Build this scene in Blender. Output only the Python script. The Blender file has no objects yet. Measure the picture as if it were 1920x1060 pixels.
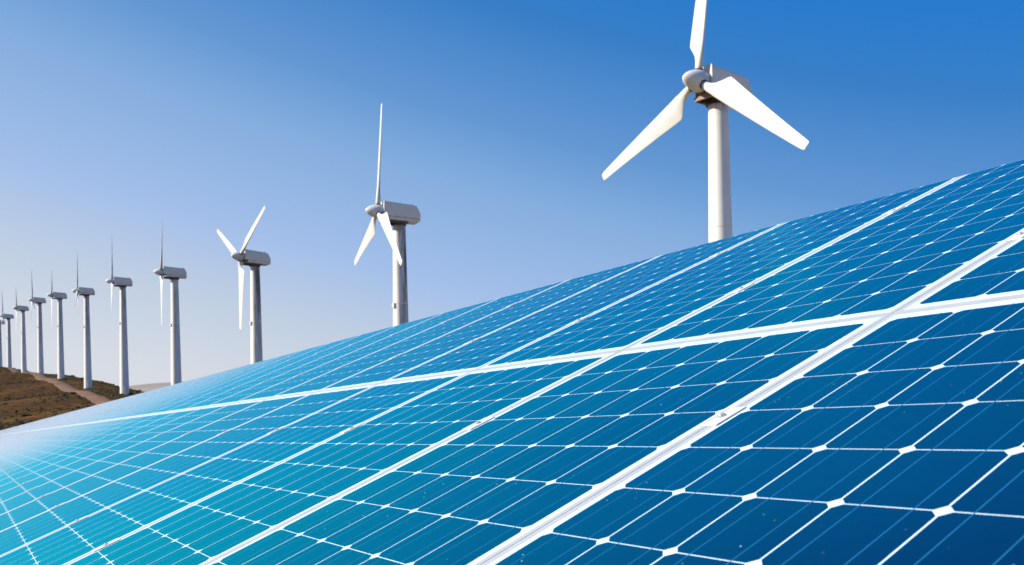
import bpy, bmesh, math, random
import numpy as np
from mathutils import Matrix, Vector

random.seed(4)
rng = np.random.default_rng(7)
D = bpy.data
SC = bpy.context.scene
COL = SC.collection
R = math.radians

# ------------------------------------------------------------------ camera
EYE = 1.70                      # eye height over the ground beside the array
FPX = 1697.2                    # focal length in 1920-wide pixels
PPY = 740.0                     # row of the level horizon at the picture's middle
ROLL = R(1.0)
cam = D.cameras.new('camera')
cam.sensor_width = 36.0
cam.lens = 36.0 * FPX / 1920.0
cam.shift_y = (PPY - 530.0) / 1920.0
cam.clip_start = 0.05
cam.clip_end = 30000
cam.dof.use_dof = True
cam.dof.focus_distance = 3.2
cam.dof.aperture_fstop = 9.0
camo = D.objects.new('camera', cam)
COL.objects.link(camo)
sr, cr = math.sin(ROLL), math.cos(ROLL)
camo.matrix_world = Matrix(((cr, sr, 0, 0), (0, 0, -1, 0), (-sr, cr, 0, EYE), (0, 0, 0, 1)))
SC.camera = camo


def c2w(p):                     # lens frame (right, down, forward) -> world direction
    x, y, z = p
    return Vector((cr * x - sr * y, z, -sr * x - cr * y))


def at(px, py, d):              # pixel of the 1920x1060 photo at forward distance d
    v = c2w(((px - 960) / FPX * d, (py - PPY) / FPX * d, d))
    v.z += EYE
    return v


# ------------------------------------------------------------------ light
SUN_AZ, SUN_EL = R(-94), R(30)
w = D.worlds.new('World')
SC.world = w
w.use_nodes = True
nt = w.node_tree
nt.nodes.clear()
sky = nt.nodes.new('ShaderNodeTexSky')
sky.sky_type = 'NISHITA'
sky.sun_disc = False
sky.sun_elevation = SUN_EL
sky.sun_rotation = SUN_AZ % (2 * math.pi)
sky.altitude = 300
sky.air_density = 1.0
sky.dust_density = 0.6
sky.ozone_density = 1.5
# the blue deepens with height and pales towards the sun's side (haze scatters forward)
ln = nt.links.new
tc = nt.nodes.new('ShaderNodeTexCoord')
nrm = nt.nodes.new('ShaderNodeVectorMath')
nrm.operation = 'NORMALIZE'
ln(tc.outputs['Generated'], nrm.inputs[0])
dot = nt.nodes.new('ShaderNodeVectorMath')
dot.operation = 'DOT_PRODUCT'
dot.inputs[1].default_value = (-0.27 * math.sin(SUN_AZ), -0.27 * math.cos(SUN_AZ), 1.0)
ln(nrm.outputs[0], dot.inputs[0])
mr = nt.nodes.new('ShaderNodeMapRange')
mr.inputs[1].default_value, mr.inputs[2].default_value = -0.4, 1.1
ln(dot.outputs['Value'], mr.inputs[0])
rp = nt.nodes.new('ShaderNodeValToRGB')
SKY = [(-0.40, (224, 226, 230)), (-0.05, (214, 218, 228)), (0.04, (191, 205, 225)), (0.12, (163, 190, 233)), (0.235, (131, 172, 221)),
       (0.30, (98, 151, 211)), (0.41, (50, 125, 199)), (0.48, (30, 121, 206)), (0.70, (20, 100, 190)), (1.1, (14, 80, 165))]


def s2l(c):
    c /= 255
    return c / 12.92 if c < 0.04045 else ((c + 0.055) / 1.055) ** 2.4


el = rp.color_ramp.elements
while len(el) < len(SKY):
    el.new(0.5)
for e, (q, c) in zip(el, SKY):
    e.position = (q + 0.4) / 1.5
    e.color = (*[s2l(v) for v in c], 1)
ln(mr.outputs[0], rp.inputs[0])
EXPO = 0.5
SKYS = 0.11
gain = nt.nodes.new('ShaderNodeVectorMath')
gain.operation = 'SCALE'
gain.inputs['Scale'].default_value = 1.0 / (SKYS * 2 ** EXPO)
ln(rp.outputs[0], gain.inputs[0])
mx = nt.nodes.new('ShaderNodeMix')
mx.data_type = 'RGBA'
mx.inputs[0].default_value = 0.95
ln(sky.outputs[0], mx.inputs[6])
ln(gain.outputs[0], mx.inputs[7])
bg = nt.nodes.new('ShaderNodeBackground')
bg.inputs['Strength'].default_value = SKYS
wo = nt.nodes.new('ShaderNodeOutputWorld')
ln(mx.outputs[2], bg.inputs['Color'])
ln(bg.outputs[0], wo.inputs[0])

sl = D.lights.new('sun', 'SUN')
sl.energy = 5.0
sl.angle = R(0.5)
sl.color = (1.0, 0.95, 0.87)
so = D.objects.new('sun', sl)
COL.objects.link(so)
sdir = Vector((math.sin(SUN_AZ) * math.cos(SUN_EL), math.cos(SUN_AZ) * math.cos(SUN_EL), math.sin(SUN_EL)))
so.rotation_euler = sdir.to_track_quat('Z', 'Y').to_euler()
so.location = (-40, 0, 60)

SC.view_settings.view_transform = 'Standard'
SC.view_settings.look = 'None'
SC.view_settings.gamma = 1.0
SC.view_settings.use_curve_mapping = False
SC.view_settings.exposure = EXPO
SC.cycles.max_bounces = 6
SC.cycles.sample_clamp_indirect = 4.0


# ------------------------------------------------------------------ helpers
def link(o, parent=None):
    COL.objects.link(o)
    if parent is not None:
        o.parent = parent
    return o


def mesh_of(bm, mats, smooth=False):
    me = D.meshes.new('mesh')
    bm.normal_update()
    bm.to_mesh(me)
    bm.free()
    for m in (mats if isinstance(mats, (list, tuple)) else [mats]):
        me.materials.append(m)
    if smooth:
        for p in me.polygons:
            p.use_smooth = True
    return me


def obj(name, me, parent=None):
    me.name = name
    return link(D.objects.new(name, me), parent)


def tag(o, label=None, cat=None, group=None, kind=None):
    for k, v in (('label', label), ('category', cat), ('group', group), ('kind', kind)):
        if v:
            o[k] = v
    return o


def box(bm, x0, x1, y0, y1, z0, z1, mi=0):
    vs = [bm.verts.new(p) for p in ((x0, y0, z0), (x1, y0, z0), (x1, y1, z0), (x0, y1, z0),
                                    (x0, y0, z1), (x1, y0, z1), (x1, y1, z1), (x0, y1, z1))]
    for f in ((0, 3, 2, 1), (4, 5, 6, 7), (0, 1, 5, 4), (1, 2, 6, 5), (2, 3, 7, 6), (3, 0, 4, 7)):
        bm.faces.new([vs[i] for i in f]).material_index = mi
    return vs


def lathe(bm, prof, n=40, axis='z', cap=True):
    rings = []
    for r, z in prof:
        ring = []
        for k in range(n):
            a = 2 * math.pi * k / n
            c, s = r * math.cos(a), r * math.sin(a)
            ring.append(bm.verts.new((c, s, z) if axis == 'z' else (z, c, s)))
        rings.append(ring)
    for a, b in zip(rings, rings[1:]):
        for k in range(n):
            bm.faces.new((a[k], a[(k + 1) % n], b[(k + 1) % n], b[k]))
    if cap:
        bm.faces.new(rings[0][::-1])
        bm.faces.new(rings[-1])
    return rings


def rod(bm, a, b, r, n=8):
    a, b = Vector(a), Vector(b)
    q = (b - a).to_track_quat('Z', 'Y')
    ra = [bm.verts.new(a + q @ Vector((r * math.cos(2 * math.pi * k / n), r * math.sin(2 * math.pi * k / n), 0))) for k in range(n)]
    rb = [bm.verts.new(b + q @ Vector((r * math.cos(2 * math.pi * k / n), r * math.sin(2 * math.pi * k / n), 0))) for k in range(n)]
    for k in range(n):
        bm.faces.new((ra[k], ra[(k + 1) % n], rb[(k + 1) % n], rb[k]))
    bm.faces.new(ra[::-1])
    bm.faces.new(rb)


# ------------------------------------------------------------------ materials
class MT:
    def __init__(self, name):
        self.m = D.materials.new(name)
        self.m.use_nodes = True
        self.t = self.m.node_tree
        self.p = self.t.nodes['Principled BSDF']

    def n(self, typ, **kw):
        x = self.t.nodes.new(typ)
        for k, v in kw.items():
            if k in x.inputs:
                x.inputs[k].default_value = v
            else:
                setattr(x, k, v)
        return x

    def l(self, a, b):
        self.t.links.new(a, b)

    def ramp(self, fac, stops):
        r = self.n('ShaderNodeValToRGB')
        e = r.color_ramp.elements
        while len(e) < len(stops):
            e.new(0.5)
        for i, (p, c) in enumerate(stops):
            e[i].position = p
            e[i].color = (*c, 1) if len(c) == 3 else c
        self.l(fac, r.inputs[0])
        return r.outputs[0]

    def mix(self, fac, a, b, mode='MIX'):
        x = self.n('ShaderNodeMix', data_type='RGBA', blend_type=mode)
        for s, v in ((x.inputs[0], fac), (x.inputs[6], a), (x.inputs[7], b)):
            if hasattr(v, 'links'):
                self.l(v, s)
            else:
                s.default_value = v if isinstance(v, float) else (*v, 1)
        return x.outputs[2]

    def noise(self, vec, scale, detail=4.0, rough=0.55):
        x = self.n('ShaderNodeTexNoise', Scale=scale, Detail=detail, Roughness=rough)
        if vec is not None:
            self.l(vec, x.inputs['Vector'])
        return x.outputs['Fac']

    def coord(self, which='Object', scale=None):
        c = self.n('ShaderNodeTexCoord').outputs[which]
        if scale:
            mp = self.n('ShaderNodeMapping')
            mp.inputs['Scale'].default_value = scale
            self.l(c, mp.inputs[0])
            return mp.outputs[0]
        return c


def world_pos(M):
    return M.n('ShaderNodeNewGeometry').outputs['Position']


FILM = [(0.0, (1.0, 0.96, 0.84)), (0.018, (0.92, 0.94, 0.83)), (0.03, (0.60, 0.88, 0.82)), (0.046, (0.085, 0.69, 0.72)), (0.08, (0.045, 0.56, 0.60)), (0.113, (0.015, 0.53, 0.58)),
        (0.14, (0.002, 0.56, 0.55)), (0.20, (0.001, 0.49, 0.44)), (0.24, (0.001, 0.40, 0.37)), (0.36, (0.001, 0.29, 0.26)), (0.46, (0.001, 0.13, 0.14)), (1.0, (0.001, 0.06, 0.06))]


def mat_cell():
    M = MT('silicon_cell')
    p = M.p
    pos = world_pos(M)
    oi = M.n('ShaderNodeObjectInfo').outputs['Random']
    base = M.ramp(oi, [(0, (0.0005, 0.0125, 0.047)), (0.5, (0.0005, 0.014, 0.052)), (1, (0.0006, 0.0155, 0.057))])
    mott = M.noise(pos, 55.0, 5, 0.7)
    base = M.mix(M.ramp(mott, [(0.35, (0, 0, 0)), (0.75, (0.5, 0.5, 0.5))]), base, (0.001, 0.018, 0.064))
    # thin dust film and specks
    vor = M.n('ShaderNodeTexVoronoi', Scale=34.0)
    M.l(pos, vor.inputs['Vector'])
    patch = M.ramp(M.noise(pos, 3.0, 3), [(0.50, (0, 0, 0)), (0.64, (1, 1, 1))])
    speck = M.ramp(vor.outputs['Distance'], [(0.035, (1, 1, 1)), (0.075, (0, 0, 0))])
    sp = M.mix(1.0, speck, patch, 'MULTIPLY')
    base = M.mix(sp, base, (0.30, 0.42, 0.46))
    # nitride anti-reflection film under glass: reflects teal when seen steeply, white when grazing
    dif = M.n('ShaderNodeBsdfDiffuse')
    M.l(base, dif.inputs['Color'])
    ge = M.n('ShaderNodeNewGeometry')
    dt = M.n('ShaderNodeVectorMath', operation='DOT_PRODUCT')
    M.l(ge.outputs['Incoming'], dt.inputs[0])
    M.l(ge.outputs['Normal'], dt.inputs[1])
    ab = M.n('ShaderNodeMath', operation='ABSOLUTE')
    M.l(dt.outputs['Value'], ab.inputs[0])
    film = M.ramp(ab.outputs[0], FILM)
    gl = M.n('ShaderNodeBsdfGlossy', Roughness=0.34, distribution='MULTI_GGX')
    M.l(film, gl.inputs['Color'])
    ads = M.n('ShaderNodeAddShader')
    M.l(dif.outputs[0], ads.inputs[0])
    M.l(gl.outputs[0], ads.inputs[1])
    M.t.nodes.remove(p)
    M.l(ads.outputs[0], M.t.nodes['Material Output'].inputs['Surface'])
    return M.m


def mat_simple(name, col, rough=0.5, metal=0.0, ior=1.5, var=0.06, scale=20.0, tint=None):
    M = MT(name)
    pos = world_pos(M)
    c = M.ramp(M.noise(pos, scale, 5, 0.65), [(0.3, tuple(x * (1 - var) for x in col)), (0.7, tuple(min(1, x * (1 + var)) for x in col))])
    M.l(c, M.p.inputs['Base Color'])
    M.p.inputs['Roughness'].default_value = rough
    M.p.inputs['Metallic'].default_value = metal
    M.p.inputs['IOR'].default_value = ior
    return M.m


def mat_frame():
    M = MT('powder_coated_frame')
    pos = world_pos(M)
    n = M.noise(pos, 14.0, 5, 0.7)
    c = M.ramp(n, [(0.3, (0.37, 0.39, 0.395)), (0.7, (0.43, 0.45, 0.455))])
    M.l(c, M.p.inputs['Base Color'])
    M.p.inputs['Specular IOR Level'].default_value = 0.12
    M.p.inputs['Roughness'].default_value = 0.6
    return M.m


def mat_tower():
    """white painted steel: rust at the top, grey oil streaks running down, seam grime"""
    M = MT('painted_tower_steel')
    co = M.coord('Object')
    oi = M.n('ShaderNodeObjectInfo').outputs['Random']
    sx = M.n('ShaderNodeSeparateXYZ')
    M.l(co, sx.inputs[0])
    add = M.n('ShaderNodeCombineXYZ')
    mul = M.n('ShaderNodeMath', operation='MULTIPLY')
    M.l(oi, mul.inputs[0])
    mul.inputs[1].default_value = 57.0
    for i in range(3):
        M.l(mul.outputs[0], add.inputs[i])
    va = M.n('ShaderNodeVectorMath', operation='ADD')
    M.l(co, va.inputs[0])
    M.l(add.outputs[0], va.inputs[1])
    mp = M.n('ShaderNodeMapping')
    mp.inputs['Scale'].default_value = (1.6, 1.6, 0.10)
    M.l(va.outputs[0], mp.inputs[0])
    streak = M.noise(mp.outputs[0], 1.6, 6, 0.7)
    blot = M.noise(va.outputs[0], 0.9, 5, 0.6)
    base = M.ramp(blot, [(0.3, (0.80, 0.75, 0.65)), (0.7, (0.88, 0.83, 0.73))])
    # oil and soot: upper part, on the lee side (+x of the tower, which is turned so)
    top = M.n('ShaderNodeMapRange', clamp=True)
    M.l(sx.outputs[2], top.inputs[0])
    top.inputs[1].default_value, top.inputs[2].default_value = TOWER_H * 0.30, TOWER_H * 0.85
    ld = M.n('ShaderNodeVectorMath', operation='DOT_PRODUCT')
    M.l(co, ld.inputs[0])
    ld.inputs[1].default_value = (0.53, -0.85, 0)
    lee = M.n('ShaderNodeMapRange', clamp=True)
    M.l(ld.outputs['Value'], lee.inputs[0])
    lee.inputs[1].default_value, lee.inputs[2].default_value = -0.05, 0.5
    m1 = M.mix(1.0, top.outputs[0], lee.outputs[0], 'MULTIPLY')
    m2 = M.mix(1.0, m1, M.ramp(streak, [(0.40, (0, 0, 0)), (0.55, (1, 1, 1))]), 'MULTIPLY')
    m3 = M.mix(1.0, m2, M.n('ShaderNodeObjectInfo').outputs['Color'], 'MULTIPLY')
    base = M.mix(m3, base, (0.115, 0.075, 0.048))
    # rust collar just under the yaw ring
    tr = M.n('ShaderNodeMapRange', clamp=True)
    M.l(sx.outputs[2], tr.inputs[0])
    tr.inputs[1].default_value, tr.inputs[2].default_value = TOWER_H * 0.945, TOWER_H * 0.99
    rr = M.mix(1.0, tr.outputs[0], M.ramp(streak, [(0.35, (0.15, 0.15, 0.15)), (0.6, (1, 1, 1))]), 'MULTIPLY')
    base = M.mix(rr, base, (0.33, 0.13, 0.04))
    # small chips of rust anywhere
    vor = M.n('ShaderNodeTexVoronoi', Scale=0.8)
    M.l(va.outputs[0], vor.inputs['Vector'])
    ch = M.ramp(vor.outputs['Distance'], [(0.05, (1, 1, 1)), (0.12, (0, 0, 0))])
    ch = M.mix(1.0, ch, M.ramp(blot, [(0.5, (0, 0, 0)), (0.62, (1, 1, 1))]), 'MULTIPLY')
    ch = M.mix(1.0, ch, M.n('ShaderNodeObjectInfo').outputs['Color'], 'MULTIPLY')
    base = M.mix(ch, base, (0.16, 0.09, 0.05))
    M.l(base, M.p.inputs['Base Color'])
    M.p.inputs['Roughness'].default_value = 0.45
    return M.m


def mat_white(name, lo, hi, rust=0.0):
    M = MT(name)
    co = M.coord('Object')
    n = M.noise(co, 0.8, 6, 0.7)
    base = M.ramp(n, [(0.3, lo), (0.7, hi)])
    if rust:
        mp = M.n('ShaderNodeMapping')
        mp.inputs['Scale'].default_value = (1.2, 1.2, 0.25)
        M.l(co, mp.inputs[0])
        s = M.ramp(M.noise(mp.outputs[0], 1.3, 6, 0.75), [(0.56, (0, 0, 0)), (0.74, (rust,) * 3)])
        base = M.mix(s, base, (0.26, 0.13, 0.06))
    M.l(base, M.p.inputs['Base Color'])
    M.p.inputs['Roughness'].default_value = 0.4
    return M.m


def mat_ground():
    M = MT('dry_hill_grass')
    pos = world_pos(M)
    mp = M.n('ShaderNodeMapping')
    mp.inputs['Scale'].default_value = (1, 1, 2.0)
    M.l(pos, mp.inputs[0])
    a = M.noise(mp.outputs[0], 0.045, 8, 0.62)
    b = M.noise(mp.outputs[0], 0.5, 8, 0.72)
    c1 = M.ramp(a, [(0.32, (0.048, 0.024, 0.003)), (0.48, (0.086, 0.040, 0.0045)), (0.68, (0.155, 0.076, 0.012))])
    c2 = M.ramp(b, [(0.34, (0.20, 0.18, 0.15)), (0.50, (0.85, 0.82, 0.72)), (0.66, (1.4, 1.32, 1.15))])
    # unseen plain beside and behind the hill, paled to bounce light onto the turbines
    sp = M.n('ShaderNodeSeparateXYZ')
    M.l(pos, sp.inputs[0])
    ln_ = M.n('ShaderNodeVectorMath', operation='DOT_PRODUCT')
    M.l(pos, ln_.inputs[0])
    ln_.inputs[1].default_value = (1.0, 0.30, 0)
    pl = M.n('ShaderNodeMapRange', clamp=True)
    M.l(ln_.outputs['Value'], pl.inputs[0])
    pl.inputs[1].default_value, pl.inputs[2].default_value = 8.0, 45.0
    pale_bounce = M.ramp(a, [(0.3, (0.34, 0.27, 0.18)), (0.7, (0.48, 0.39, 0.28))])
    c1 = M.mix(pl.outputs[0], c1, pale_bounce)
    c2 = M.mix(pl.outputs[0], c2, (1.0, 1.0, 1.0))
    c = M.mix(1.0, c1, c2, 'MULTIPLY')
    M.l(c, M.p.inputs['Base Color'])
    M.p.inputs['Roughness'].default_value = 0.95
    M.p.inputs['Specular IOR Level'].default_value = 0.1
    bp = M.n('ShaderNodeBump', Strength=0.9, Distance=0.6)
    M.l(b, bp.inputs['Height'])
    M.l(bp.outputs[0], M.p.inputs['Normal'])
    return M.m


TR = 12.0                       # rotor radius of the turbines
TOWER_H = 2.38 * TR             # ground to tower top
M_CELL = mat_cell()
M_BACK = mat_simple('white_backsheet', (0.66, 0.82, 0.86), 0.25, 0, 1.5, 0.02)
M_BACK.node_tree.nodes['Principled BSDF'].inputs['Specular IOR Level'].default_value = 0.25
M_BUS = mat_simple('busbar_ribbon', (0.012, 0.16, 0.33), 0.35, 0.1, 1.6, 0.05)
M_FRAME = mat_frame()
M_CLAMP = mat_simple('cast_clamp_metal', (0.62, 0.63, 0.62), 0.6, 0.0, 1.25, 0.10, 60)
M_BOLT = mat_simple('bolt_steel', (0.55, 0.55, 0.54), 0.4, 0.5, 1.5, 0.1, 60)
M_TOWER = mat_tower()
M_BLADE = mat_white('blade_paint', (0.62, 0.60, 0.55), (0.72, 0.70, 0.64), 0.0)
M_NAC = mat_white('nacelle_paint', (0.85, 0.75, 0.58), (0.91, 0.81, 0.64), 0.35)
M_RUST = mat_white('rusty_bedplate', (0.10, 0.055, 0.025), (0.22, 0.12, 0.06), 0.0)
M_DARK = mat_simple('dark_metal', (0.05, 0.045, 0.04), 0.5, 0.4, 1.5, 0.2, 3)
M_GROUND = mat_ground()
M_PATH = mat_simple('packed_dirt', (0.19, 0.108, 0.062), 0.95, 0, 1.3, 0.28, 0.35)
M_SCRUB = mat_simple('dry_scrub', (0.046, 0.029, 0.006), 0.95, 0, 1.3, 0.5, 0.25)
M_GREEN = mat_simple('olive_scrub', (0.060, 0.052, 0.012), 0.95, 0, 1.3, 0.4, 0.25)
M_HILL = mat_simple('pale_far_hill', (0.36, 0.305, 0.25), 0.95, 0, 1.3, 0.16, 0.004)
M_CONC = mat_simple('concrete_pad', (0.36, 0.34, 0.30), 0.9, 0, 1.4, 0.15, 1.5)

# ------------------------------------------------------------------ turbine positions
# (hub pixel x, hub pixel y, tower pixel x, rotor radius in pixels, axis azimuth, rotor phase)
TURB = [
    (1306, 161, 1346, 302, -123.5, 7.0),
    (709, 399, 748, 194, -113.6, 8.5),
    (451, 483, 478, 137.5, -127.6, 59.5),
    (302, 511, 327, 110, -112.5, 40.5),
    (207, 528, 230, 87.5, -113, 17.0),
    (145, 546, 162, 74.5, -113, -2.0),
    (97, 554, 112, 64.0, -117, 47.0),
    (62, 563, 74, 56.5, -113, 19.0),
    (33, 578, 43, 51.0, -117, 45.0),
    (8, 593, 16, 46.0, -113, 15.0),
    (-13, 604, -1, 42.0, -113, 5.0),
]
HUBZ = 2.45 * TR


def tpos(t):                    # tower axis in plan, hub height and depth
    d = TR * FPX / t[3]
    p = at(t[2], t[1], d)
    return p, d


# ------------------------------------------------------------------ the array's plane
PU = 0.158
RATIO = 1.08891
PV = PU * RATIO
R1 = c2w((0.5160550414714208, -0.04260810474446128, -0.8554950283794844)).normalized()
R2 = c2w((0.7784826681553066, -0.39327031916096683, 0.48918625435392776)).normalized()
RN = R1.cross(R2).normalized()
ORG = c2w((5.588048273735544, -1.1873356543349385, 13.323065309086653)) * PU + Vector((0, 0, EYE))
GU, GV = 0.42, 0.54             # seam widths in cells
NCOL = 140
ROT = Matrix((R1, R2, RN)).transposed().to_4x4()


def plane(u, v, wz=0.0):        # u, v in cells
    return ORG + R1 * (u * PU) + R2 * (v * PV) + RN * wz


# ------------------------------------------------------------------ terrain
ctl = []


def cpt(p, dz=0.0):
    ctl.append((p.x, p.y, p.z + dz))


for t in TURB[:9]:
    p, d = tpos(t)
    cpt(Vector((p.x, p.y, p.z - HUBZ)))
for px, py, d in ((0, 818, 150), (0, 783, 190), (0, 752, 250), (0, 722, 320), (0, 695, 405), (100, 786, 150), (100, 752, 215),
                  (100, 717, 295), (200, 758, 195), (150, 735, 245), (285, 737, 250), (240, 728, 290), (200, 719, 330), (163, 712, 370),
                  (113, 704, 400), (60, 698, 425), (0, 691, 455), (-150, 690, 430), (-300, 720, 350), (-300, 800, 200), (-150, 790, 180)):
    cpt(at(px, py, d))
for px, d, z in ((0, 560, 4), (150, 520, -2), (280, 430, -8), (400, 330, -10), (-200, 620, 4), (600, 300, -14), (900, 260, -16), (1300, 220, -16), (1700, 200, -14), (2200, 180, -10)):
    p = at(px, PPY, d)
    ctl.append((p.x, p.y, z))
for u in (20, 0, -40, -100, -220, -420, -640, -880):
    for v, dz in ((-14, -0.95), (0, -1.75), (13, -2.6)):
        cpt(plane(u, v), dz)
for x, y, z in ((-20, -20, -0.5), (20, -30, 0), (60, 0, -3), (-60, 0, -2.0), (-120, 60, -4.0), (0, -120, 0), (-200, 0, -6), (150, 60, -9)):
    ctl.append((x, y, z))
A = np.array(ctl)
XY = A[:, :2] / 100.0


def _k(r2):
    return np.where(r2 > 1e-12, 0.5 * r2 * np.log(np.maximum(r2, 1e-12)), 0.0)


def _fit():
    n = len(XY)
    r2 = ((XY[:, None] - XY[None]) ** 2).sum(-1)
    K = _k(r2) + np.eye(n) * 2e-4
    Pm = np.hstack([np.ones((n, 1)), XY])
    top = np.hstack([K, Pm])
    bot = np.hstack([Pm.T, np.zeros((3, 3))])
    sol = np.linalg.solve(np.vstack([top, bot]), np.concatenate([A[:, 2], np.zeros(3)]))
    return sol[:n], sol[n:]


WTS, AFF = _fit()


def vnoise(x, y, seed, s):
    """smooth value noise"""
    x = np.asarray(x, float) / s
    y = np.asarray(y, float) / s
    xi, yi = np.floor(x), np.floor(y)
    fx, fy = x - xi, y - yi
    fx, fy = fx * fx * (3 - 2 * fx), fy * fy * (3 - 2 * fy)

    def h(a, b):
        v = np.sin(a * 127.1 + b * 311.7 + seed * 74.7) * 43758.5453
        return v - np.floor(v)
    return (h(xi, yi) * (1 - fx) + h(xi + 1, yi) * fx) * (1 - fy) + (h(xi, yi + 1) * (1 - fx) + h(xi + 1, yi + 1) * fx) * fy


def ground(x, y):
    x = np.atleast_1d(np.asarray(x, float))
    y = np.atleast_1d(np.asarray(y, float))
    q = np.stack([x, y], 1) / 100.0
    z = np.empty(len(x))
    for s in range(0, len(x), 20000):
        qq = q[s:s + 20000]
        r2 = ((qq[:, None] - XY[None]) ** 2).sum(-1)
        z[s:s + 20000] = _k(r2) @ WTS + AFF[0] + qq @ AFF[1:]
    r = np.hypot(x, y)
    f = np.clip((r - 480) / 350, 0, 1)
    f = f * f * (3 - 2 * f)
    z = np.clip(z, -25, 22) * (1 - f) + (-14.0) * f
    amp = np.clip((r - 120) / 80, 0, 1) * np.clip((900 - r) / 300, 0, 1)
    z += amp * ((vnoise(x, y, 1, 22) - 0.5) * 0.8 + (vnoise(x, y, 2, 7) - 0.5) * 0.35 + (vnoise(x, y, 3, 2.4) - 0.5) * 0.16)
    return z


def build_ground():
    az = np.concatenate([np.radians(np.arange(-40, -10, 0.14)), np.radians(np.arange(-10, 320, 3.0))])
    rr = np.concatenate([[1.0, 4, 9, 16, 25, 38, 54, 72, 92, 112], np.arange(130, 520, 2.6), [530, 560, 600, 660, 740, 850, 1000, 1300, 1900, 3000, 5000, 9000]])
    AZ, RR = np.meshgrid(az, rr)
    X, Y = (RR * np.sin(AZ)), (RR * np.cos(AZ))
    Z = ground(X.ravel(), Y.ravel())
    V = np.stack([X.ravel(), Y.ravel(), Z], 1)
    na, nr = len(az), len(rr)
    F = []
    for i in range(nr - 1):
        for k in range(na):
            k2 = (k + 1) % na
            F.append((i * na + k, (i + 1) * na + k, (i + 1) * na + k2, i * na + k2))
    F.append(tuple(range(na)))
    me = D.meshes.new('ground')
    me.from_pydata(V.tolist(), [], F)
    bm = bmesh.new()
    bm.from_mesh(me)
    bmesh.ops.recalc_face_normals(bm, faces=bm.faces)
    if sum(f.normal.z for f in bm.faces) < 0:
        bmesh.ops.reverse_faces(bm, faces=bm.faces)
    bm.to_mesh(me)
    bm.free()
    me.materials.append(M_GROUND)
    me.polygons.foreach_set('use_smooth', [True] * len(me.polygons))
    tag(obj('ground', me), kind='structure')


build_ground()


def build_path():
    pix = [(20, 697), (48, 701), (75, 708), (105, 718), (135, 730), (160, 741), (185, 752), (205, 760), (228, 772)]
    ds = [425, 385, 345, 300, 262, 235, 212, 195, 170]
    pts = [at(a, b, d) for (a, b), d in zip(pix, ds)]
    # dense centre line
    c = []
    for i in range(len(pts) - 1):
        p0, p1, p2, p3 = pts[max(i - 1, 0)], pts[i], pts[i + 1], pts[min(i + 2, len(pts) - 1)]
        for s in np.arange(0, 1, 0.06):
            c.append(0.5 * ((2 * p1) + (p2 - p0) * s + (2 * p0 - 5 * p1 + 4 * p2 - p3) * s * s + (3 * p1 - p0 - 3 * p2 + p3) * s ** 3))
    bm = bmesh.new()
    prev = None
    for i, p in enumerate(c):
        t = (c[min(i + 1, len(c) - 1)] - c[max(i - 1, 0)])
        nrm = Vector((-t.y, t.x, 0)).normalized()
        row = []
        W = 2.0
        for k in range(9):
            e = (k / 8 - 0.5) * 2
            wob = (0.6 * math.sin(i * 0.9) + 0.5 * math.sin(i * 2.3 + 1)) * abs(e) * 0.25
            q = p + nrm * (e * (W + wob))
            z = float(ground(q.x, q.y)[0]) + 0.32 - 0.30 * abs(e) ** 3 - 0.10 * math.exp(-((abs(e) - 0.45) / 0.12) ** 2)
            row.append(bm.verts.new((q.x, q.y, z)))
        if prev:
            for k in range(8):
                bm.faces.new((prev[k], prev[k + 1], row[k + 1], row[k]))
        prev = row
    bmesh.ops.recalc_face_normals(bm, faces=bm.faces)
    if sum(f.normal.z for f in bm.faces) < 0:
        bmesh.ops.reverse_faces(bm, faces=bm.faces)
    tag(obj('dirt_path', mesh_of(bm, M_PATH, True)), kind='structure')
    return c


PATH = build_path()


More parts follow.
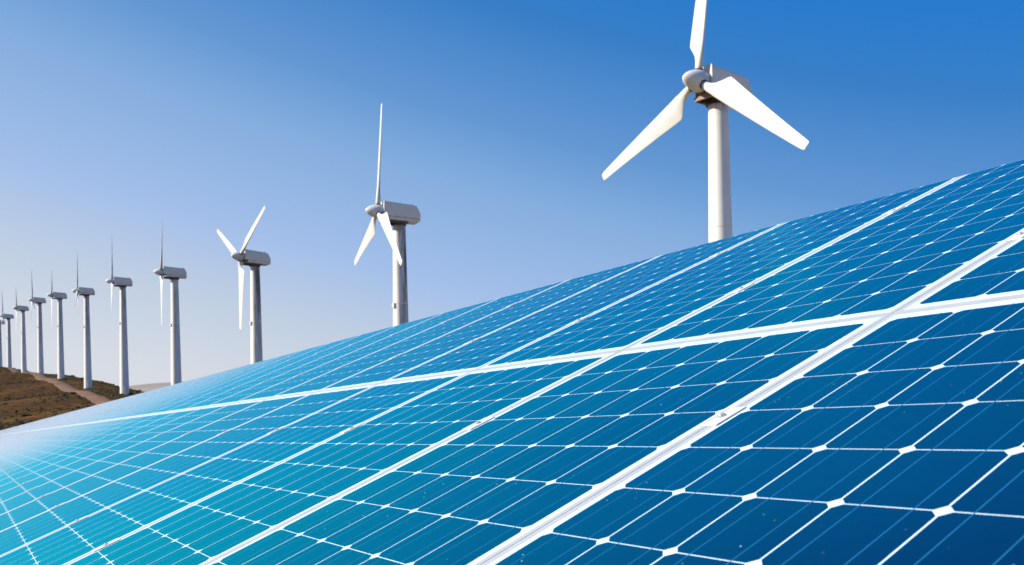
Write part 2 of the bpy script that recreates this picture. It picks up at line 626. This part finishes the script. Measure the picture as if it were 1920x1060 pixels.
def build_scrub(ridge):
    V, F = [], []
    pa = np.array([(p.x, p.y) for p in PATH])
    cnt = 0
    want = 2200 if ridge else 3600
    tries = 0
    while cnt < want and tries < 60000:
        tries += 1
        a = R(rng.uniform(-33, -19.5))
        d = rng.uniform(128, 470)
        if tries % 4 == 0:                 # extra scrub standing in for the shadow band at the slope's foot
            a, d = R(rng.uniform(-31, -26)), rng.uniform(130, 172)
        x, y = d * math.tan(a), d
        k = int(np.argmin(np.abs(pa[:, 1] - y)))
        if (x > pa[k, 0]) != ridge:
            continue
        dens = float(vnoise(x, y, 9, 16)[()] if np.ndim(vnoise(x, y, 9, 16)) == 0 else vnoise(x, y, 9, 16)[0])
        if rng.random() > max(0.15, (dens - 0.35) * 2.0):
            continue
        if np.min(np.hypot(pa[:, 0] - x, pa[:, 1] - y)) < 2.8:
            continue
        h = rng.uniform(0.10, 0.34) * (1.8 if rng.random() < 0.06 else 1)
        wd = h * rng.uniform(1.0, 2.4)
        z = float(ground(x, y)[0]) - 0.05
        b = len(V)
        n = 6
        ph = rng.uniform(0, 6)
        for k in range(n):
            q = ph + 2 * math.pi * k / n
            rr = wd * rng.uniform(0.6, 1.1)
            V.append((x + rr * math.cos(q), y + rr * math.sin(q), z))
        for k in range(n):
            q = ph + 2 * math.pi * (k + 0.5) / n
            rr = wd * rng.uniform(0.4, 0.95)
            V.append((x + rr * math.cos(q), y + rr * math.sin(q), z + h * rng.uniform(0.45, 0.95)))
        V.append((x + rng.uniform(-.2, .2) * wd, y + rng.uniform(-.2, .2) * wd, z + h))
        for k in range(n):
            k2 = (k + 1) % n
            F.append((b + k, b + k2, b + n + k))
            F.append((b + k2, b + n + k2, b + n + k))
            F.append((b + n + k, b + n + k2, b + 2 * n))
        cnt += 1
    name = 'ridge_scrub' if ridge else 'scrub'
    me = D.meshes.new(name)
    me.from_pydata(V, [], F)
    me.materials.append(M_GREEN if ridge else M_SCRUB)
    tag(obj(name, me), 'olive green low scrub along the ridge behind the dirt path' if ridge else 'dark low scrub and tussocks dotted over the dry brown hillside', 'scrub', kind='stuff')


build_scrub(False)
build_scrub(True)


def build_far_hills():
    bm = bmesh.new()
    xs = np.linspace(-1500, 900, 220)
    rows = []
    for j, (dy, fz) in enumerate(((-700, 0.0), (-450, 0.25), (-250, 0.6), (-100, 0.9), (0, 1.0), (250, 0.8), (700, 0.0))):
        row = []
        for x in xs:
            px = 960 + FPX * x / 2400.0
            top = 1.0 / (1 + math.exp(-(px - 205) / 36.0)) * 30 + 8 * math.exp(-((px - 430) / 180.0) ** 2)
            top += 3.0 * (float(vnoise(x, 0, 5, 260)) - 0.5) + 1.3 * (float(vnoise(x, 0, 6, 70)) - 0.5)
            # horizon leans with the roll of the lens
            z = -16 + fz * (16 + top + EYE + 14)
            z += (float(vnoise(x, dy, 8, 140)) - 0.5) * 6 * (1 - fz) * (0.3 if j else 0)
            row.append(bm.verts.new((x, 2400 + dy, z)))
        rows.append(row)
    for a, b in zip(rows, rows[1:]):
        for k in range(len(xs) - 1):
            bm.faces.new((a[k], a[k + 1], b[k + 1], b[k]))
    tag(obj('far_hills', mesh_of(bm, M_HILL, True)), kind='structure')


build_far_hills()


# ------------------------------------------------------------------ wind turbines
def blade_mesh():
    """along +Z from the hub axis; trailing edge towards -Y; wind face +X. Radius TR."""
    st = [  # r/R, lead y, trail y, thickness, twist deg, roundness
        (0.035, 0.024, -0.024, 0.048, 0, 1.0),
        (0.09, 0.025, -0.025, 0.048, 0, 1.0),
        (0.12, 0.027, -0.032, 0.046, -2, 0.7),
        (0.15, 0.029, -0.050, 0.041, -5, 0.35),
        (0.185, 0.031, -0.085, 0.036, -9, 0.1),
        (0.212, 0.031, -0.116, 0.032, -10, 0.0),
        (0.228, 0.031, -0.126, 0.030, -10, 0.0),
        (0.26, 0.031, -0.124, 0.028, -9.5, 0.0),
        (0.40, 0.030, -0.106, 0.022, -7.5, 0.0),
        (0.56, 0.029, -0.087, 0.017, -6, 0.0),
        (0.70, 0.027, -0.071, 0.013, -5, 0.0),
        (0.85, 0.024, -0.055, 0.009, -4, 0.0),
        (0.965, 0.021, -0.043, 0.0065, -3.5, 0.0),
        (0.99, 0.017, -0.040, 0.005, -3.5, 0.0),
        (1.0, 0.010, -0.036, 0.003, -3.5, 0.0),
    ]
    N = 20
    bm = bmesh.new()
    rings = []
    for r, le, tr, th, tw, rd in st:
        le, tr = le * (0.93 if r > 0.14 else 1), tr * (0.93 if r > 0.14 else 1)
        ch = le - tr
        ring = []
        for k in range(N):
            a = 2 * math.pi * k / N
            x01 = 0.5 - 0.5 * math.cos(a)          # 0 at lead, 1 at trail
            up = 1 if a < math.pi else -1
            af = 5 * (0.2969 * math.sqrt(x01) - 0.126 * x01 - 0.3516 * x01 ** 2 + 0.2843 * x01 ** 3 - 0.1015 * x01 ** 4)
            circ = math.sqrt(max(0, x01 * (1 - x01)))
            t = th * (circ * rd + af * (1 - rd)) * up
            y = le - ch * x01
            c, s = math.cos(R(tw)), math.sin(R(tw))
            ring.append(bm.verts.new(((t * c - y * s) * TR, (y * c + t * s) * TR, r * TR)))
        rings.append(ring)
    for a, b in zip(rings, rings[1:]):
        for k in range(N):
            bm.faces.new((a[k], a[(k + 1) % N], b[(k + 1) % N], b[k]))
    bm.faces.new(rings[0][::-1])
    bm.faces.new(rings[-1])
    bmesh.ops.recalc_face_normals(bm, faces=bm.faces)
    return mesh_of(bm, M_BLADE, True)


def hub_mesh():
    bm = bmesh.new()
    r = 0.080 * TR
    prof = [(0.0005, 0.122), (0.010, 0.119), (0.022, 0.110), (0.036, 0.093), (0.049, 0.069), (0.059, 0.040), (0.066, 0.008), (0.068, -0.010), (0.067, -0.028), (0.063, -0.034), (0.050, -0.036)]
    lathe(bm, [(a * TR, z * TR) for a, z in prof][::-1], 36, 'x')
    bmesh.ops.recalc_face_normals(bm, faces=bm.faces)
    return mesh_of(bm, M_BLADE, True)


def root_collar_mesh():
    bm = bmesh.new()
    lathe(bm, [(0.029 * TR, 0.050 * TR), (0.029 * TR, 0.068 * TR), (0.0245 * TR, 0.069 * TR)], 24, 'z')
    bmesh.ops.recalc_face_normals(bm, faces=bm.faces)
    return mesh_of(bm, M_DARK, True)


# nacelle: local +X to the rotor; hub centre is the origin, tower axis at x = -TX
TX = 0.210 * TR


def loft_x(bm, secs):
    """secs: list of (x, [(y,z)...]) joined along x and capped"""
    rings = [[bm.verts.new((x, y, z)) for y, z in pts] for x, pts in secs]
    n = len(rings[0])
    for a, b in zip(rings, rings[1:]):
        for k in range(n):
            bm.faces.new((a[k], a[(k + 1) % n], b[(k + 1) % n], b[k]))
    bm.faces.new(rings[0])
    bm.faces.new(rings[-1][::-1])


def nac_section(wb, wt, z0, z1, ch):
    """closed outline, sides lean in to a chamfered roof"""
    h = [(-wb, z0), (wb, z0), (wb * 0.995, z0 + (z1 - z0) * 0.25), (wt, z1 - ch), (wt - ch * 0.8, z1), (-wt + ch * 0.8, z1), (-wt, z1 - ch), (-wb * 0.995, z0 + (z1 - z0) * 0.25)]
    return [(y * TR, z * TR) for y, z in h]


def nacelle_parts(parent):
    out = []
    # upper shell
    bm = bmesh.new()
    x0, x1 = -0.050 * TR, -0.405 * TR
    loft_x(bm, [(x0, nac_section(0.080, 0.074, -0.046, 0.093, 0.011)),
                (x0 - 0.285 * TR, nac_section(0.080, 0.074, -0.046, 0.083, 0.011)),
                (x0 - 0.318 * TR, nac_section(0.080, 0.074, -0.046, 0.074, 0.011)),
                (x1, nac_section(0.078, 0.073, -0.046, 0.012, 0.010))])
    bmesh.ops.recalc_face_normals(bm, faces=bm.faces)
    bmesh.ops.bevel(bm, geom=[e for e in bm.edges if e.calc_face_angle(0) > 0.5], offset=0.0025 * TR, segments=2, affect='EDGES')
    nac = obj('nacelle', mesh_of(bm, M_NAC), parent)
    out.append(nac)
    # front cowl rim, slightly proud of the shell
    bm = bmesh.new()
    loft_x(bm, [(x0 + 0.011 * TR, nac_section(0.083, 0.077, -0.040, 0.098, 0.011)), (x0 - 0.004 * TR, nac_section(0.083, 0.077, -0.040, 0.098, 0.011))])
    bmesh.ops.recalc_face_normals(bm, faces=bm.faces)
    bmesh.ops.bevel(bm, geom=list(bm.edges), offset=0.003 * TR, segments=1, affect='EDGES')
    out.append(obj('front_cowl', mesh_of(bm, M_BLADE), nac))
    # lower shell: separated by a recessed seam
    bm = bmesh.new()
    lo = lambda w: [(-w * 0.93 * TR, -0.080 * TR), (w * 0.93 * TR, -0.080 * TR), (w * TR, -0.072 * TR), (w * TR, -0.049 * TR), (-w * TR, -0.049 * TR), (-w * TR, -0.072 * TR)]
    loft_x(bm, [(x0 - 0.035 * TR, lo(0.083)), (x1 + 0.018 * TR, lo(0.078)), (x1 - 0.002 * TR, [(y * 0.97, z if z > -0.06 * TR else z + 0.012 * TR) for y, z in lo(0.078)])])
    bmesh.ops.recalc_face_normals(bm, faces=bm.faces)
    bmesh.ops.bevel(bm, geom=[e for e in bm.edges if e.calc_face_angle(0) > 0.5], offset=0.003 * TR, segments=1, affect='EDGES')
    out.append(obj('lower_shell', mesh_of(bm, M_NAC), nac))
    # dark seam filler between the shells
    bm = bmesh.new()
    box(bm, x1 + 0.012 * TR, x0 - 0.010 * TR, -0.074 * TR, 0.074 * TR, -0.0495 * TR, -0.0455 * TR)
    out.append(obj('seam_gasket', mesh_of(bm, M_DARK), nac))
    # rusty bedplate under the rotor shaft, open channel
    bm = bmesh.new()
    zt, zb = -0.052 * TR, -0.104 * TR
    for s in (-1, 1):
        box(bm, -0.290 * TR, -0.040 * TR, min(s * 0.060, s * 0.070) * TR, max(s * 0.060, s * 0.070) * TR, zb, -0.0815 * TR)
    box(bm, -0.050 * TR, -0.040 * TR, -0.0595 * TR, 0.0595 * TR, zb, zt - 0.004 * TR)
    box(bm, -0.290 * TR, -0.0505 * TR, -0.0595 * TR, 0.0595 * TR, -0.0885 * TR, -0.0815 * TR)
    box(bm, -0.110 * TR, -0.100 * TR, -0.0595 * TR, 0.0595 * TR, zb, -0.089 * TR)
    out.append(obj('bedplate', mesh_of(bm, M_RUST), parent))
    # shaft and bearing between hub and nacelle
    bm = bmesh.new()
    lathe(bm, [(0.052 * TR, -0.036 * TR), (0.050 * TR, -0.0385 * TR)], 28, 'x')
    lathe(bm, [(0.045 * TR, -0.0386 * TR), (0.045 * TR, -0.024 * TR)], 28, 'x')
    bmesh.ops.recalc_face_normals(bm, faces=bm.faces)
    out.append(obj('shaft', mesh_of(bm, M_RUST, False), parent))
    # yaw ring on the tower top
    bm = bmesh.new()
    lathe(bm, [(0.070 * TR, -0.118 * TR), (0.074 * TR, -0.116 * TR), (0.074 * TR, -0.100 * TR), (0.064 * TR, -0.098 * TR), (0.064 * TR, -0.081 * TR)], 32, 'z')
    bmesh.ops.recalc_face_normals(bm, faces=bm.faces)
    for v in bm.verts:
        v.co.x -= TX
    out.append(obj('yaw_ring', mesh_of(bm, M_DARK, False), parent))
    # latch on the side of the shell
    bm = bmesh.new()
    box(bm, -0.176 * TR, -0.168 * TR, -0.0865 * TR, -0.080 * TR, -0.066 * TR, -0.030 * TR)
    out.append(obj('latch', mesh_of(bm, M_DARK), nac))
    # round vent in the front cowl
    bm = bmesh.new()
    lathe(bm, [(0.011 * TR, -0.0395 * TR), (0.011 * TR, -0.0365 * TR)], 20, 'x')
    for v in bm.verts:
        v.co.z += 0.066 * TR
        v.co.y -= 0.040 * TR
    bmesh.ops.recalc_face_normals(bm, faces=bm.faces)
    out.append(obj('vent', mesh_of(bm, M_DARK), nac))
    # wind vane and anemometer at the rear of the roof
    bm = bmesh.new()
    zr = 0.073 * TR
    rod(bm, (-0.335 * TR, 0.02 * TR, zr - 0.02 * TR), (-0.335 * TR, 0.02 * TR, zr + 0.040 * TR), 0.0016 * TR, 6)
    rod(bm, (-0.355 * TR, -0.015 * TR, zr - 0.03 * TR), (-0.355 * TR, -0.015 * TR, zr + 0.016 * TR), 0.0020 * TR, 6)
    rod(bm, (-0.366 * TR, -0.015 * TR, zr + 0.014 * TR), (-0.340 * TR, -0.015 * TR, zr + 0.020 * TR), 0.0020 * TR, 6)
    for k in range(3):
        a = 2 * math.pi * k / 3
        c = (-0.355 * TR + 0.007 * TR * math.cos(a), -0.015 * TR + 0.007 * TR * math.sin(a), zr + 0.022 * TR)
        bmesh.ops.create_icosphere(bm, subdivisions=1, radius=0.0032 * TR, matrix=Matrix.Translation(c))
    out.append(obj('wind_vane', mesh_of(bm, M_DARK), nac))
    return out


def tower_parts(parent):
    bm = bmesh.new()
    H = TOWER_H
    rt, rb = 0.060 * TR, 0.094 * TR
    rad = lambda z: rb + (rt - rb) * (z / H)
    prof = [(rad(0) * 1.0, -3.0)]
    for z in np.linspace(0, H, 33):
        prof.append((rad(z), z))
    lathe(bm, prof, 64, 'z')
    bmesh.ops.recalc_face_normals(bm, faces=bm.faces)
    tw = obj('tower', mesh_of(bm, M_TOWER, True), parent)
    for f in tw.data.polygons:
        if abs(f.normal.z) > 0.9:
            f.use_smooth = False
    for fz in (0.33, 0.66):
        bm = bmesh.new()
        z = fz * H
        r = rad(z)
        lathe(bm, [(r - 0.01, z - 0.05), (r + 0.018, z - 0.05), (r + 0.018, z + 0.05), (r - 0.01, z + 0.05)], 64, 'z', cap=False)
        bmesh.ops.recalc_face_normals(bm, faces=bm.faces)
        obj('flange', mesh_of(bm, M_NAC), tw)
    bm = bmesh.new()
    lathe(bm, [(rb + 0.01, -0.5), (rb + 0.16, -0.5), (rb + 0.16, 0.10), (rb + 0.02, 0.16), (rb - 0.02, 0.16)], 48, 'z', cap=False)
    bmesh.ops.recalc_face_normals(bm, faces=bm.faces)
    obj('base_flange', mesh_of(bm, M_CONC), tw)
    # little junction box on the windward side
    zb = HUBZ - 0.90 * TR
    r = rad(zb)
    bm = bmesh.new()
    box(bm, -r - 0.014 * TR, -r + 0.01 * TR, -0.019 * TR, 0.019 * TR, zb - 0.025 * TR, zb + 0.025 * TR)
    bmesh.ops.bevel(bm, geom=list(bm.edges), offset=0.003 * TR, segments=1, affect='EDGES')
    obj('junction_box', mesh_of(bm, M_BLADE), tw)
    # door at the foot, away from the slope
    bm = bmesh.new()
    box(bm, -0.38, 0.38, -rb - 0.02, -rb + 0.12, 0.35, 2.3)
    bmesh.ops.bevel(bm, geom=list(bm.edges), offset=0.02, segments=1, affect='EDGES')
    obj('door', mesh_of(bm, M_NAC), tw)
    return tw


TLAB = [
    'largest nearest wind turbine, blades spread like a wide Y, foot hidden behind panels',
    'second largest wind turbine with oil streaks under its nacelle, standing behind the panels',
    'wind turbine with two blades raised in a V and one straight down, behind the panels',
    'edge-on wind turbine standing between the raised-V turbine and the first one with visible foot',
    'first white wind turbine whose tower foot shows on the grass beside the panels',
    'wind turbine with two short lower blades splayed apart, on the grassy slope',
    'wind turbine with long blade hanging down and one leaning up, fifth from the far end',
    'edge-on wind turbine on the hill beside the dirt path, fourth from the far end',
    'small far wind turbine with a raised leaning blade, at the head of the dirt path',
    'tiny far wind turbine on the hill crest at the picture edge, rotor fully in view',
    'farthest wind turbine, cut by the picture edge, only nacelle end and tower showing',
]
MB_, MH_, MC_ = blade_mesh(), hub_mesh(), root_collar_mesh()
MB_.name, MH_.name, MC_.name = 'blade', 'hub', 'root_collar'
proto_parts = None
for i, t in enumerate(TURB):
    p, d = tpos(t)
    root = link(D.objects.new('wind_turbine', None))
    root.empty_display_size = 1.0
    base = Vector((p.x, p.y, p.z - HUBZ))
    root.location = base
    tag(root, TLAB[i], 'wind turbine', 'row of white wind turbines along the ridge')
    yaw = Matrix.Rotation(math.pi / 2 - R(t[4]), 4, 'Z')             # local +X to the rotor axis azimuth
    tilt = Matrix.Rotation(R(1.5), 4, 'Y')
    # the nacelle frame sits with the tower axis at x = -TX
    nf = Matrix.Translation((0, 0, HUBZ)) @ yaw @ Matrix.Translation((TX if i else 0.172 * TR, 0, 0)) @ Matrix.Rotation(R(-2.5), 4, 'Y')
    if proto_parts is None:
        tw = tower_parts(root)
        np_ = nacelle_parts(root)
        proto_parts = (tw, np_)
    else:
        tw = link(proto_parts[0].copy(), root)
        for ch in list(proto_parts[0].children):
            link(ch.copy(), tw)
        np_ = []
        mp = {}
        for o in proto_parts[1]:
            par = root if o.parent not in mp else mp[o.parent]
            c = link(o.copy(), par)
            mp[o] = c
            np_.append(c)
    tw.matrix_local = Matrix.Rotation(R(38 if i else -60), 4, 'Z')
    g = (0.04, 1.0, 1.0, 0.45, 0.6, 0.7, 0.55, 0.75, 0.4, 0.6, 0.5)[i]
    tw.color = (g, g, g, 1)                # how much soot and oil has run down this tower
    for o in np_:
        if o.parent is root:
            # the yaw ring stays centred on the tower
            o.matrix_local = nf if i or not o.name.startswith('yaw_ring') else nf @ Matrix.Translation((TX - 0.172 * TR, 0, 0))
    hb = link(D.objects.new('hub', MH_), root)
    hf = nf @ tilt
    hb.matrix_local = hf
    for k in range(3):
        # seen from the front a blade at phase a leans towards local +Y ... turned about +X
        a = R(t[5] + 120 * k)
        rotx = Matrix.Rotation(-a, 4, 'X')
        b = link(D.objects.new('blade', MB_), root)
        b.matrix_local = hf @ rotx
        cl = link(D.objects.new('root_collar', MC_), b)


# ------------------------------------------------------------------ solar panels
CH = 0.078                       # cut corner of a cell, in cells
HU, HV = 0.5 - 0.0105, 0.5 - 0.0070


def cell_outline(hv_top=HV):
    x, y, c = HU * PU, HV * PV, CH * PU
    y2 = hv_top * PV
    return [(-x + c, -y), (x - c, -y), (x, -y + c), (x, y2 - c), (x - c, y2), (-x + c, y2), (-x, y2 - c), (-x, -y + c)]


def cell_bm(bm, cx, cy, hv_top=HV, z=0.0):
    pts = cell_outline(hv_top)
    top = [bm.verts.new((cx + a, cy + b, z)) for a, b in pts]
    bot = [bm.verts.new((cx + a, cy + b, z - 0.0003)) for a, b in pts]
    bm.faces.new(top)
    for k in range(8):
        bm.faces.new((bot[k], bot[(k + 1) % 8], top[(k + 1) % 8], top[k]))


def one_cell(hv_top=HV):
    bm = bmesh.new()
    cell_bm(bm, 0, 0, hv_top)
    return mesh_of(bm, M_CELL)


LAST = 0.86                      # height of the top cell row of the upper panels
CELL_ME, CELL_TOP = one_cell(), one_cell(LAST - 0.5 - 0.0070)
CELL_ME.name = CELL_TOP.name = 'cell'
WU = (6 + GU) * PU               # column pitch
GAPM = 0.0022
FW = 0.0150                      # lip width
ZB = -0.00012                     # backsheet level under the cells


def frame_mesh(upper):
    """origin: right-hand seam centre, at the seam between the rows; panel runs to -x"""
    bm = bmesh.new()
    xa, xb = -WU + GAPM / 2, -GAPM / 2
    if upper:
        ya = GAPM / 2
        yb = (GV / 2 + 11 + LAST) * PV + 0.004
    else:
        ya, yb = -(12 + GV) * PV + GAPM / 2, -GAPM / 2
    zt, zl = 0.00035, -0.036
    def bar(x0, x1, y0, y1, top=zt):
        box(bm, x0, x1, y0, y1, zl, top)
    bar(xa, xa + FW, ya, yb)
    bar(xb - FW, xb, ya, yb)
    bar(xa + FW + 0.0002, xb - FW - 0.0002, ya, ya + FW)
    if upper:
        bar(xa + FW + 0.0002, xb - FW - 0.0002, yb - 0.003, yb, -0.0004)
    else:
        bar(xa + FW + 0.0002, xb - FW - 0.0002, yb - FW, yb)
    bmesh.ops.bevel(bm, geom=[e for e in bm.edges if all(v.co.z > -0.001 for v in e.verts)], offset=0.0002, segments=1, affect='EDGES')
    fr = mesh_of(bm, M_FRAME)
    fr.name = 'frame'
    bm = bmesh.new()
    box(bm, xa + FW - 0.002, xb - FW + 0.002, ya + FW - 0.002, (yb - FW + 0.002) if not upper else yb - 0.0032, ZB - 0.004, ZB)
    bs = mesh_of(bm, M_BACK)
    bs.name = 'backsheet'
    return fr, bs


def cell_centres(upper):
    out = []
    for i in range(6):
        x = -(GU / 2 + i + 0.5) * PU
        for j in range(12):
            y = (GV / 2 + j + 0.5) * PV if upper else -(GV / 2 + j + 0.5) * PV
            out.append((x, y, upper and j == 11))
    return out


def bus_mesh(upper):
    bm = bmesh.new()
    y0, y1 = (GV / 2 - 0.02) * PV, (GV / 2 + (11 + LAST if upper else 12) - 0.01) * PV
    if not upper:
        y0, y1 = -y1, -y0
    box(bm, -0.0009, 0.0009, y0, y1, -0.0001, 0.00008)
    me = mesh_of(bm, M_BUS)
    me.name = 'busbar'
    return me


KITS = {}
for up in (True, False):
    fr, bs = frame_mesh(up)
    bus = bus_mesh(up)
    bm = bmesh.new()
    for x, y, last in cell_centres(up):
        cell_bm(bm, x, y, (LAST - 0.5 - 0.0070) if last else HV)
    joined = mesh_of(bm, M_CELL)
    joined.name = 'cells'
    bm = bmesh.new()
    for i in range(6):
        for s in (0.25, 0.75):
            x = -(GU / 2 + i + s) * PU
            v0 = len(bm.verts)
            ys = [v.co.y for v in bus.vertices]
            box(bm, x - 0.0009, x + 0.0009, min(ys), max(ys), -0.0001, 0.00008)
    jb = mesh_of(bm, M_BUS)
    jb.name = 'busbars'
    KITS[up] = (fr, bs, bus, joined, jb)

ORD = ['first', 'second', 'third', 'fourth', 'fifth', 'sixth', 'seventh', 'eighth', 'ninth', 'tenth', 'eleventh', 'twelfth',
       'thirteenth', 'fourteenth', 'fifteenth', 'sixteenth', 'seventeenth', 'eighteenth', 'nineteenth', 'twentieth']


def panel_label(k, up):
    row = 'upper' if up else 'lower'
    if k < 0:
        return f'{row}-row dark blue solar panel beyond the picture edge, next to the nearest panel'
    if k == 0:
        return f'nearest and largest {row}-row dark blue solar panel, cut by the picture edge'
    if k < 18:
        shade = 'blue' if k < 3 else 'bright blue' if k < 7 else 'pale blue'
        return f'{shade} {row}-row solar panel, {ORD[k]} from the picture\'s right-hand edge'
    return f'far {row}-row solar panel where white seams crowd together, washed pale by the sky'


for k in range(-1, NCOL):
    for up in (True, False):
        fr, bs, bus, joined, jb = KITS[up]
        root = link(D.objects.new('solar_panel', None))
        root.empty_display_size = 0.2
        u0 = (6 + GU) * (1 - k)
        root.matrix_world = Matrix.Translation(plane(u0, 0)) @ ROT
        tag(root, panel_label(k, up), 'solar panel', 'blue solar panels in two long tilted rows')
        # tiny mounting tolerance, as on a real array
        if k > 0:
            jt = Matrix.Rotation(R(random.uniform(-0.012, 0.012)), 4, 'X') @ Matrix.Rotation(R(random.uniform(-0.012, 0.012)), 4, 'Y')
            root.matrix_world = root.matrix_world @ jt
        link(D.objects.new('frame', fr), root)
        link(D.objects.new('backsheet', bs), root)
        if 0 <= k <= 6:
            for x, y, last in cell_centres(up):
                c = link(D.objects.new('cell', CELL_TOP if last else CELL_ME), root)
                c.location = (x, y, 0)
            for i in range(6):
                for s in (0.25, 0.75):
                    b = link(D.objects.new('busbar', bus), root)
                    b.location = (-(GU / 2 + i + s) * PU, 0, 0)
        else:
            o = link(D.objects.new('cells', joined), root)
            o['kind'] = 'stuff'
            o = link(D.objects.new('busbars', jb), root)
            o['kind'] = 'stuff'


# clamps over the seams
def clamp_meshes():
    bm = bmesh.new()
    L, W2 = 0.046, 0.026
    box(bm, -W2, W2, -L, L, 0.0006, 0.0024)
    for s in (-1, 1):
        box(bm, min(s * 0.0150, s * W2), max(s * 0.0150, s * W2), -L + 0.004, L - 0.004, 0.0025, 0.0033)
    bmesh.ops.bevel(bm, geom=list(bm.edges), offset=0.0004, segments=1, affect='EDGES')
    a = mesh_of(bm, M_CLAMP)
    bm = bmesh.new()
    lathe(bm, [(0.0095, 0.0027), (0.0095, 0.0038), (0.0085, 0.0042)], 20, 'z')
    r = lathe(bm, [(0.0065, 0.0043), (0.0065, 0.0066), (0.0055, 0.0074)], 6, 'z')
    bmesh.ops.recalc_face_normals(bm, faces=bm.faces)
    b = mesh_of(bm, M_BOLT)
    return a, b


ca, cb = clamp_meshes()
ca.name, cb.name = 'plate', 'bolt'
for s in range(0, 21):
    for v, where in ((9.08, 'upper clamp of the upper row'), (3.48, 'lower clamp of the upper row'), (-3.45, 'upper clamp of the lower row'), (-9.05, 'lower clamp of the lower row')):
        root = link(D.objects.new('panel_clamp', None))
        root.empty_display_size = 0.05
        root.matrix_world = Matrix.Translation(plane(-(6 + GU) * s, v + random.uniform(-0.03, 0.03))) @ ROT
        if s < 13:
            lab = f'pale bolted clamp, {where}, {ORD[s]} seam from the right'
        else:
            lab = f'tiny pale clamp, {where}, on a crowded far seam'
        tag(root, lab, 'clamp', 'metal clamps holding the panel frames')
        link(D.objects.new('plate', ca), root)
        link(D.objects.new('bolt', cb), root)

print('objects', len(D.objects), 'verts', sum(len(m.vertices) for m in D.meshes))
